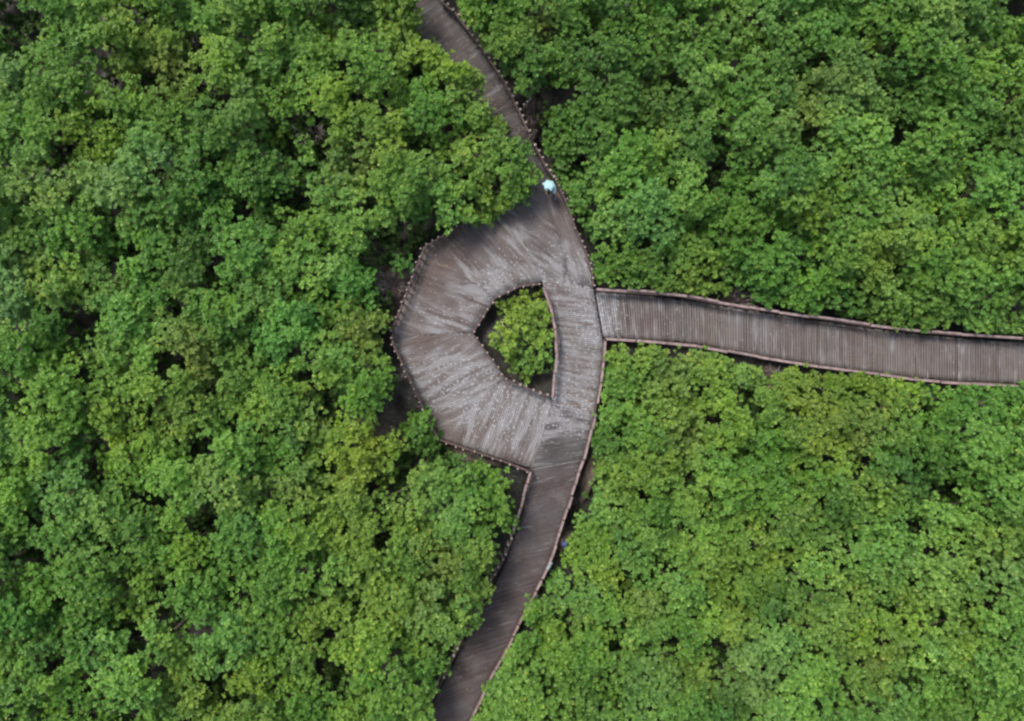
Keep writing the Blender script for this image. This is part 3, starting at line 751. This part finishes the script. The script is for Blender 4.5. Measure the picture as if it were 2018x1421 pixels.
DECKS = [np.array([a for a, _ in q] + [b for _, b in q][::-1], float) for q in (NORTH, JUNC, ARC, STRAIGHT, SJUNC, SOUTH, EAST)]
def clear_of_deck(q):
    q = np.array([q], float)
    return all(not inside(q, pl)[0] and dist(q, pl)[0] > 14 for pl in DECKS)

def build_tree(i):
    sel = np.where(PK == i)[0]
    if len(sel) < 3: return 0
    P, r, z = PP[sel], PR[sel], PZ[sel]
    C = np.array([tuple(W(x, y, zz)) for (x, y), zz in zip(P, z)])
    root = W(TREES[i][0], TREES[i][1], TH[i] - 1.0)
    cx, cy = C[:, 0].mean(), C[:, 1].mean()
    rx, ry = (root.x + cx) / 2, (root.y + cy) / 2
    if i in (1,): rx, ry = cx - 0.5, cy + 0.0
    # the trunk stands beside the boardwalk, never through it
    for rad in range(0, 120, 6):
        got = None
        for a in range(16):
            q = (TREES[i][0] + rad * math.cos(a * .393), TREES[i][1] + rad * math.sin(a * .393)) if rad else (FPX / (CAMZ - 1) * rx + 1009, 710.5 - FPX / (CAMZ - 1) * ry)
            if clear_of_deck(q): got = q; break
        if got: break
    if got:
        w_ = W(got[0], got[1], 1.0); rx, ry = w_.x, w_.y
    base = Vector((rx, ry, 0))
    g = np.random.default_rng(1000 + i)
    # lower skirt of clumps under the top ones
    low = g.random(len(C)) < 0.75
    C2 = C[low] + np.stack([g.normal(0, .2, low.sum()), g.normal(0, .2, low.sum()), -g.uniform(0.7, 1.3, low.sum())], 1)
    # pull the skirt towards the trunk so edges stay where the top is
    C2[:, 0] += (rx - C2[:, 0]) * 0.12; C2[:, 1] += (ry - C2[:, 1]) * 0.12
    r2 = r[low] * 0.85
    V, Q, idx = leaf_cloud(C, r, 300, size=(0.145, 0.215), g=g, spread=0.22)
    V2, Q2, idx2 = leaf_cloud(C2, r2, 110, size=(0.19, 0.27), g=g, spread=0.2)
    tn = np.clip(g.normal(0.5, 0.20, len(C)), 0, 1); tn2 = np.clip(g.normal(0.42, 0.18, len(C2)), 0, 1)
    VV = np.concatenate([V, V2]) - np.array(base); QQ = np.concatenate([Q, Q2 + len(V)])
    ti = np.clip(np.concatenate([tn[idx], tn2[idx2]]), 0, 1)
    t = empty('mangrove_tree', base)
    spread = max(C[:, 0].max() - C[:, 0].min(), C[:, 1].max() - C[:, 1].min())
    size = 'broad' if spread > 3.7 else ('mid-sized' if spread > 2.8 else 'small')
    tag(t, tree_label(i, size), 'tree', 'mangrove trees of the forest canopy')
    me = fast_mesh('crown', VV, QQ); set_tint(me, ti)
    hp = hue_at(P); set_hue(me, np.concatenate([hp[idx], hp[low][idx2]]))
    col = np.ones(3) * g.normal(1, 0.06) * np.array([g.normal(1, .05), 1, g.normal(1, .08)])
    crown = obj('crown', me, M_LEAF, t, tuple(col))
    # trunk with limbs to the clumps
    m = MB(); tr = random.uniform(0.09, 0.15) * (0.7 if TH[i] < 4 else 1)
    fork = Vector((random.uniform(-.15, .15), random.uniform(-.15, .15), TH[i] * random.uniform(0.38, 0.5)))
    m.tube([Vector((0, 0, -0.3)), Vector((0.03, 0.02, 0.4)), fork], [tr * 1.5, tr * 1.1, tr * 0.8], 7)
    order = g.permutation(len(C))[:7]
    for q in order:
        e = Vector(C[q]) - base; e.z -= r[q] * 0.2
        mid = fork.lerp(e, 0.5) + Vector((0, 0, -0.2))
        m.tube([fork + Vector((0, 0, -0.05)), mid, e], [tr * 0.6, tr * 0.36, 0.02], 5)
    for q in order[:int(g.integers(0, 4))]:      # bare twigs poking out of the crown
        e = Vector(C[q]) - base; tip = e + Vector((g.normal(0, .3), g.normal(0, .3), r[q] * 0.8 + g.uniform(.05, .25)))
        m.tube([e, e.lerp(tip, .6) + Vector((.03, -.03, 0)), tip], [.025, .018, .008], 4)
    for q in range(4):      # stilt roots
        a = q * 1.57 + random.random(); m.tube([Vector((0, 0, 0.7)), Vector((math.cos(a) * .35, math.sin(a) * .35, .4)), Vector((math.cos(a) * .55, math.sin(a) * .55, -.3))], [.035, .03, .025], 5)
    obj('trunk', m.mesh('trunk', True), M_BARK, t)
    return 1
built = sum(build_tree(i) for i in range(NT))
inframe = int(((TREES[:, 0] > 0) & (TREES[:, 0] < 2018) & (TREES[:, 1] > 0) & (TREES[:, 1] < 1421)).sum())
print('TREES', NT, built, 'in frame', inframe, 'puffs', len(PP))

# ------------------------------------------------------------------ undergrowth on the forest floor and the wood beyond the frame
def undergrowth():
    g = np.random.default_rng(8)
    P = g.uniform((-60, -60), (2080, 1480), (11000, 2))
    field = np.sin(P[:, 0] / 47 + 2 * np.sin(P[:, 1] / 61)) + np.sin(P[:, 1] / 39 + P[:, 0] / 90)
    ok = (field > -1.1)
    d = dist(P, OPEN); ok &= ~inside(P, OPEN) & (d > 14)
    P = P[ok]
    z = g.uniform(0.15, 2.0, len(P))
    C = np.array([tuple(W(x, y, zz)) for (x, y), zz in zip(P, z)])
    V, Q, idx = leaf_cloud(C, g.uniform(0.3, 0.6, len(P)), 60, size=(0.18, 0.28), g=g)
    me = fast_mesh('undergrowth', V, Q); set_tint(me, np.clip(g.normal(0.4, .2, len(P)), 0, 1)[idx]); set_hue(me, np.ones((len(idx), 3)))
    o = obj('undergrowth', me, M_LEAF, None, (0.070, 0.140, 0.028))
    tag(o, 'low dark green seedlings and shrubs on the mud between the trees', 'undergrowth', kind='stuff')
undergrowth()

def beyond():
    g = np.random.default_rng(21)
    P = g.uniform((-560, -560), (2580, 1980), (5200, 2))
    out = (P[:, 0] < -MARG - 20) | (P[:, 0] > 2018 + MARG + 20) | (P[:, 1] < -MARG - 20) | (P[:, 1] > 1421 + MARG + 20)
    ok = out & ~(inside(P, OPEN))
    # keep the walkways' lines clear a little way out
    ok &= ~((np.abs(P[:, 1] - 712) < 75) & (P[:, 0] > 2018)) & ~((P[:, 1] < 0) & (np.abs(P[:, 0] - (835 + 0.8 * P[:, 1])) < 85)) & ~((P[:, 1] > 1421) & (np.abs(P[:, 0] - (880 - 0.45 * (P[:, 1] - 1421))) < 90))
    P = P[ok]
    z = 4.6 + 0.8 * np.sin(P[:, 0] / 50) * np.cos(P[:, 1] / 43) + g.normal(0, .35, len(P))
    C = np.array([tuple(W(x, y, zz)) for (x, y), zz in zip(P, z)])
    V, Q, idx = leaf_cloud(C, g.uniform(0.7, 1.05, len(P)), 60, size=(0.3, 0.45), g=g)
    me = fast_mesh('forest', V, Q); set_tint(me, np.clip(g.normal(0.5, .25, len(P)), 0, 1)[idx]); set_hue(me, np.ones((len(idx), 3)))
    o = obj('forest', me, M_LEAF, None, RGB['M'])
    tag(o, 'continuous green mangrove forest carrying on beyond the nearer trees', 'forest', kind='stuff')
beyond()

# ------------------------------------------------------------------ dead shrubs
def dead_shrub(px, py, h, spread, label, n=16, seed=1):
    rd = random.Random(seed)
    c = W(px, py, h * 0.7); m = MB()
    for k in range(n):
        a = rd.random() * 6.28; L = spread * rd.uniform(0.5, 1)
        tip = Vector((math.cos(a) * L, math.sin(a) * L, h * rd.uniform(0.6, 1)))
        mid = tip * 0.5 + Vector((rd.gauss(0, .1), rd.gauss(0, .1), 0.2))
        m.tube([Vector((0, 0, -0.1)), mid, tip], [0.04, 0.028, 0.012], 5)
        for q in range(5):
            s = mid.lerp(tip, rd.random()); a2 = a + rd.uniform(-1.2, 1.2)
            e = s + Vector((math.cos(a2), math.sin(a2), rd.uniform(0, .8))) * rd.uniform(.2, .5)
            m.tube([s, e], [0.018, 0.007], 4)
    o = obj('dead_shrub', m.mesh('dead_shrub'), M_DEAD); o.location = (c.x, c.y, 0)
    tag(o, label, 'shrub', 'leafless grey shrubs')
dead_shrub(1462, 592, 2.6, 1.0, 'grey leafless shrub touching the north rail of the east walkway', 18, 1)
dead_shrub(772, 560, 2.2, 1.1, 'grey brown leafless shrub in the gap west of the loop deck', 22, 2)
dead_shrub(610, 262, 4.2, 0.9, 'bare brownish shrub in the dark gap northwest of the loop', 16, 3)
dead_shrub(1525, 742, 2.0, 0.6, 'small bare shrub on the mud south of the east walkway', 12, 4)
dead_shrub(1055, 222, 2.0, 0.7, 'dry pinkish shrub beside the stub of railing on the north walkway', 14, 5)
dead_shrub(930, 908, 1.9, 0.8, 'dry shrub on the mud below the loop deck rim', 14, 6)

# ------------------------------------------------------------------ person at the top of the loop
def skin_mesh(name, pts, edges, radii, m, parent, sub=2):
    me = bpy.data.meshes.new(name)
    me.from_pydata([tuple(p) for p in pts], edges, [])
    o = obj(name, me, m, parent)
    o.modifiers.new('skin', 'SKIN')
    for v, r in zip(me.skin_vertices[0].data if me.skin_vertices else [], radii):
        v.radius = (r, r)
    if not me.skin_vertices:
        pass
    s = o.modifiers.new('sub', 'SUBSURF'); s.levels = sub; s.render_levels = sub
    return o

def skinned(name, pts, edges, radii, m, parent, rootv=0):
    bm = bmesh.new()
    lay = bm.verts.layers.skin.verify()
    vs = []
    for i, (p, r) in enumerate(zip(pts, radii)):
        v = bm.verts.new(p)
        v[lay].radius = r if isinstance(r, tuple) else (r, r)
        v[lay].use_root = (i == rootv)
        vs.append(v)
    for a, b in edges: bm.edges.new((vs[a], vs[b]))
    me = bpy.data.meshes.new(name); bm.to_mesh(me); bm.free()
    o = obj(name, me, m, parent)
    sk = o.modifiers.new('skin', 'SKIN'); sk.use_smooth_shade = True
    s = o.modifiers.new('sub', 'SUBSURF'); s.levels = 1; s.render_levels = 2
    return o

def person():
    c = W(1085, 378, DECK)
    t = empty('person', (c.x, c.y, DECK + 0.008))
    t.rotation_euler.z = R(160)      # faces up-left over the rail: body front = local +y
    t.scale = (1.06, 1.06, 1.06)
    tag(t, 'person in pale aqua shirt and dark trousers standing under the umbrella by the rail', 'person')
    SKIN = simple('skin', (0.42, 0.27, 0.19), 0.55, 0.05)
    AQUA = simple('aqua_shirt', (0.62, 0.86, 0.85), 0.8, 0.06)
    NAVY = simple('navy_trousers', (0.035, 0.06, 0.085), 0.85, 0.2)
    DARK = simple('black_hair', (0.02, 0.017, 0.015), 0.5, 0.1)
    V = Vector
    J = dict(pel=V((0, 0, .93)), chest=V((0, .02, 1.22)), sh=V((0, .0, 1.40)), neck=V((0, .02, 1.49)), chin=V((0, .05, 1.57)), head=V((0, .045, 1.66)), crown=V((0, .03, 1.73)))
    pts = []; ed = []; ra = []
    def add(p, r, prev=None):
        pts.append(V(p)); ra.append(r)
        if prev is not None: ed.append((prev, len(pts) - 1))
        return len(pts) - 1
    pel = add(J['pel'], (.135, .10)); ch = add(J['chest'], (.15, .105), pel); sh = add(J['sh'], (.12, .085), ch)
    nk = add(J['neck'], .055, sh); cn = add(J['chin'], .066, nk); hd = add(J['head'], .088, cn); add(J['crown'], .07, hd)
    add((0, .145, 1.62), .014, cn)   # nose
    arms = []
    for s in (-1, 1):
        a = add((s * .19, 0, 1.39), .052, sh); e = add((s * .27, .13, 1.16), .04, a); w_ = add((s * .17, .34, 1.18), .028, e)
        pm = add((s * .155, .40, 1.19), (.036, .018), w_); arms.append((s, a, e, w_))
        for f in range(4):
            k = add((s * (.155 + .022 * (f - 1.5)), .455, 1.19), .0095, pm); k2 = add((s * (.15 + .02 * (f - 1.5)), .475 + .004 * (1.5 - abs(f - 1.5)), 1.165), .0085, k); add((s * (.148 + .02 * (f - 1.5)), .462, 1.145), .007, k2)
        th = add((s * .118, .41, 1.175), .011, pm); add((s * .108, .44, 1.165), .009, th)
        h = add((s * .095, 0, .86), .085, pel); kn = add((s * .11, .02, .50), .055, h); an = add((s * .115, -.01, .10), .038, kn); ft = add((s * .125, .06, .045), (.04, .03), an); add((s * .13, .16, .035), (.04, .022), ft)
    body = skinned('body', pts, ed, ra, SKIN, t)
    # shirt
    P2 = [V((0, 0, .90)), V((0, .02, 1.22)), V((0, 0, 1.40)), V((0, .01, 1.455))]
    E2 = [(0, 1), (1, 2), (2, 3)]; R2 = [(.22, .19), (.215, .165), (.17, .125), (.085, .08)]
    for s in (-1, 1):
        b = len(P2); P2 += [V((s * .20, 0, 1.395)), V((s * .275, .125, 1.165)), V((s * .20, .28, 1.175))]; R2 += [.088, .08, .07]; E2 += [(2, b), (b, b + 1), (b + 1, b + 2)]
    skinned('shirt', P2, E2, R2, AQUA, t, 1)
    P3 = [V((0, 0, .93))]; E3 = []; R3 = [(.165, .13)]
    for s in (-1, 1):
        b = len(P3); P3 += [V((s * .095, 0, .83)), V((s * .11, .02, .50)), V((s * .115, -.01, .12))]; R3 += [.105, .075, .058]; E3 += [(0, b), (b, b + 1), (b + 1, b + 2)]
    skinned('trousers', P3, E3, R3, NAVY, t)
    # hat: brim and rounded crown turned about the head
    def lathe(name, prof, m, n=28, cx=0, cy=.04, cz=0):
        Vv = []; Q = []
        for rr_, zz in prof:
            for a in range(n):
                th = a * 2 * math.pi / n
                Vv.append((cx + rr_ * math.cos(th), cy + rr_ * math.sin(th), cz + zz + (0.012 * math.sin(2 * th) if rr_ > .15 else 0)))
        for i in range(len(prof) - 1):
            for a in range(n):
                b = (a + 1) % n; Q.append((i * n + a, i * n + b, (i + 1) * n + b, (i + 1) * n + a))
        me = fast_mesh(name, Vv, Q)
        for p in me.polygons: p.use_smooth = True
        return obj(name, me, m, t)
    lathe('hair', [(.101, 1.58), (.108, 1.63), (.108, 1.69), (.095, 1.73), (.06, 1.765), (.001, 1.778)], DARK, cy=.02)
    for s in (-1, 1):
        m = MB(); m.tube([V((s * .118, -.06, .05)), V((s * .122, .03, .055)), V((s * .13, .17, .04))], [.045, .052, .036], 10)
        obj('shoe', m.mesh('shoe', True), DARK, t)
    for s in (-1, 1):
        bm = bmesh.new(); bmesh.ops.create_uvsphere(bm, u_segments=10, v_segments=6, radius=.012, matrix=Matrix.Translation((s * .033, .128, 1.665)))
        me = bpy.data.meshes.new('eye'); bm.to_mesh(me); bm.free(); obj('eye', me, DARK, t)
    return t
person()

def umbrella():
    top = W(1083, 361, DECK + 2.08)
    c = W(1085, 378, DECK)
    rot = Matrix.Rotation(R(160), 3, 'Z')
    hand = Vector((c.x, c.y, DECK)) + rot @ (Vector((.155, .462, 1.05)) * 1.06)
    t = empty('umbrella', hand)
    tag(t, 'small pale aqua umbrella held open over the person on the walkway', 'umbrella')
    ax = (top - hand).normalized(); u = ax.orthogonal().normalized(); v = ax.cross(u)
    H = top - hand
    V = [tuple(H)]; Q = []; n = 6; rings = 6; per = 6; Rm = 0.46
    for i in range(1, rings + 1):
        f = i / rings
        for a in range(n * per):
            th = a * 2 * math.pi / (n * per); ph = (a % per) / per
            sag = 1 - 0.24 * f * math.sin(ph * math.pi)          # cloth pulled in between the rib tips
            rr_ = Rm * math.sin(f * 1.25) / math.sin(1.25) * sag
            p = H + (u * math.cos(th) + v * math.sin(th)) * rr_ - ax * (0.20 * f ** 1.9 - 0.03 * f * math.sin(ph * math.pi))
            V.append(tuple(p))
    m_ = n * per
    bm = bmesh.new(); vs = [bm.verts.new(p) for p in V]
    for a in range(m_): bm.faces.new((vs[0], vs[1 + a], vs[1 + (a + 1) % m_]))
    for i in range(rings - 1):
        for a in range(m_):
            b = (a + 1) % m_
            bm.faces.new((vs[1 + i * m_ + a], vs[1 + (i + 1) * m_ + a], vs[1 + (i + 1) * m_ + b], vs[1 + i * m_ + b]))
    me = bpy.data.meshes.new('canopy'); bm.to_mesh(me); bm.free()
    o = obj('canopy', me, simple('aqua_cloth', (0.40, 0.64, 0.66), 0.6, 0.05), t)
    s_ = o.modifiers.new('thick', 'SOLIDIFY'); s_.thickness = 0.004
    m = MB(); m.tube([-ax * 0.12, H + ax * 0.05], [.009, .006], 8)
    obj('shaft', m.mesh('shaft'), M_RAIL, t)
    for k in range(n):
        th = k * 2 * math.pi / n; d = u * math.cos(th) + v * math.sin(th); m = MB()
        m.tube([H + ax * -0.012 + d * .02, H + d * Rm * .6 - ax * .10, H + d * Rm * .97 - ax * .215], [.004, .004, .003], 4)
        obj('rib', m.mesh('rib'), M_PILE, t)
umbrella()

def litter():
    g = np.random.default_rng(5)
    src = np.array([(985, 420), (900, 470), (960, 200), (900, 120), (1040, 330), (1020, 400), (930, 450), (990, 1100), (950, 1190), (920, 1260), (870, 850), (900, 1330), (830, 60), (1060, 420), (1000, 980), (1110, 640), (1150, 800), (850, 520), (800, 700), (1400, 640), (1700, 690)], float)
    P = src[g.integers(0, len(src), 1500)] + g.normal(0, 26, (1500, 2))
    polys = [np.array([a for a, _ in q] + [b for _, b in q][::-1], float) for q in (NORTH, JUNC, ARC, STRAIGHT, SJUNC, SOUTH, EAST)]
    ok = np.zeros(len(P), bool)
    for pl in polys: ok |= inside(P, pl) & (dist(P, pl) > 3)
    P = P[ok]; V = []; Q = []
    for x, y in P:
        c = W(x, y, DECK + 0.026); a = g.uniform(0, 6.28); L = g.uniform(.06, .13); w_ = L * .45
        d = Vector((math.cos(a), math.sin(a), 0)); n = Vector((-d.y, d.x, 0)); b = len(V)
        for q in (-d * L / 2, n * w_ / 2 + Vector((0, 0, .012)), d * L / 2 + Vector((0, 0, .008)), -n * w_ / 2 + Vector((0, 0, .01))): V.append(tuple(c + q))
        Q.append((b, b + 1, b + 2, b + 3))
    me = fast_mesh('leaf_litter', V, Q); m, t, b = mat('fallen_leaves')
    geo = N(t, 'ShaderNodeNewGeometry')
    t.links.new(ramp(t, geo.outputs['Random Per Island'], [(0, (.10, .055, .025)), (.4, (.22, .12, .04)), (.75, (.40, .28, .05)), (1, (.12, .17, .04))]), b.inputs['Base Color'])
    tag(obj('leaf_litter', me, m), 'brown and yellow fallen leaves scattered over the boards', 'leaves', kind='stuff')
litter()

# ------------------------------------------------------------------ small things by the south walkway
def crumple(name, px, py, z, sx, sy, h, col, label, cat, seed):
    g = np.random.default_rng(seed)
    c = W(px, py, z); n = 12; V = []; Q = []
    for j in range(n + 1):
        for i in range(n):
            th = 2 * math.pi * i / n; ph = math.pi * j / n
            k = 1 + g.normal(0, .14)
            V.append((sx / 2 * math.sin(ph) * math.cos(th) * k, sy / 2 * math.sin(ph) * math.sin(th) * k, h / 2 * (1 - math.cos(ph)) * k))
    for j in range(n):
        for i in range(n):
            b = (i + 1) % n; Q.append((j * n + i, j * n + b, (j + 1) * n + b, (j + 1) * n + i))
    me = fast_mesh(name, V, Q)
    o = obj(name, me, simple(name, col, 0.4, 0.2, 8)); o.location = c
    tag(o, label, cat)
    return o
b_ = crumple('plastic_bag', 1112, 1071, 0.95, .42, .48, .35, (0.13, 0.17, 0.42), 'small crumpled blue plastic bag outside the east rail of the south walkway', 'bag', 4)
raise_mud(1112, 1072, 24, 24, 0.98)
def cloth():
    a, b = W(1087, 1108, DECK + 1.15), W(1078, 1124, DECK + 1.15)
    d = (b - a).normalized(); n = Vector((-d.y, d.x, 0)); V = []; Q = []; ni, nj = 10, 8
    for j in range(nj + 1):
        s = (j / nj - .5) * 2
        for i in range(ni + 1):
            f = i / ni
            p = a.lerp(b, f) + n * (0.13 * s + 0.012 * math.sin(f * 14)) + Vector((0, 0, 0.035 - 0.28 * max(0, abs(s) - .55) + 0.01 * math.sin(f * 9 + s * 4)))
            V.append(tuple(p))
    for j in range(nj):
        for i in range(ni):
            k = j * (ni + 1) + i; Q.append((k, k + 1, k + ni + 2, k + ni + 1))
    me = fast_mesh('cloth', V, Q)
    o = obj('cloth', me, simple('pale_cloth', (0.28, 0.31, 0.31), 0.85, 0.15)); s = o.modifiers.new('thick', 'SOLIDIFY'); s.thickness = 0.012
    tag(o, 'pale grey rag folded over the east rail of the south walkway', 'cloth')
cloth()
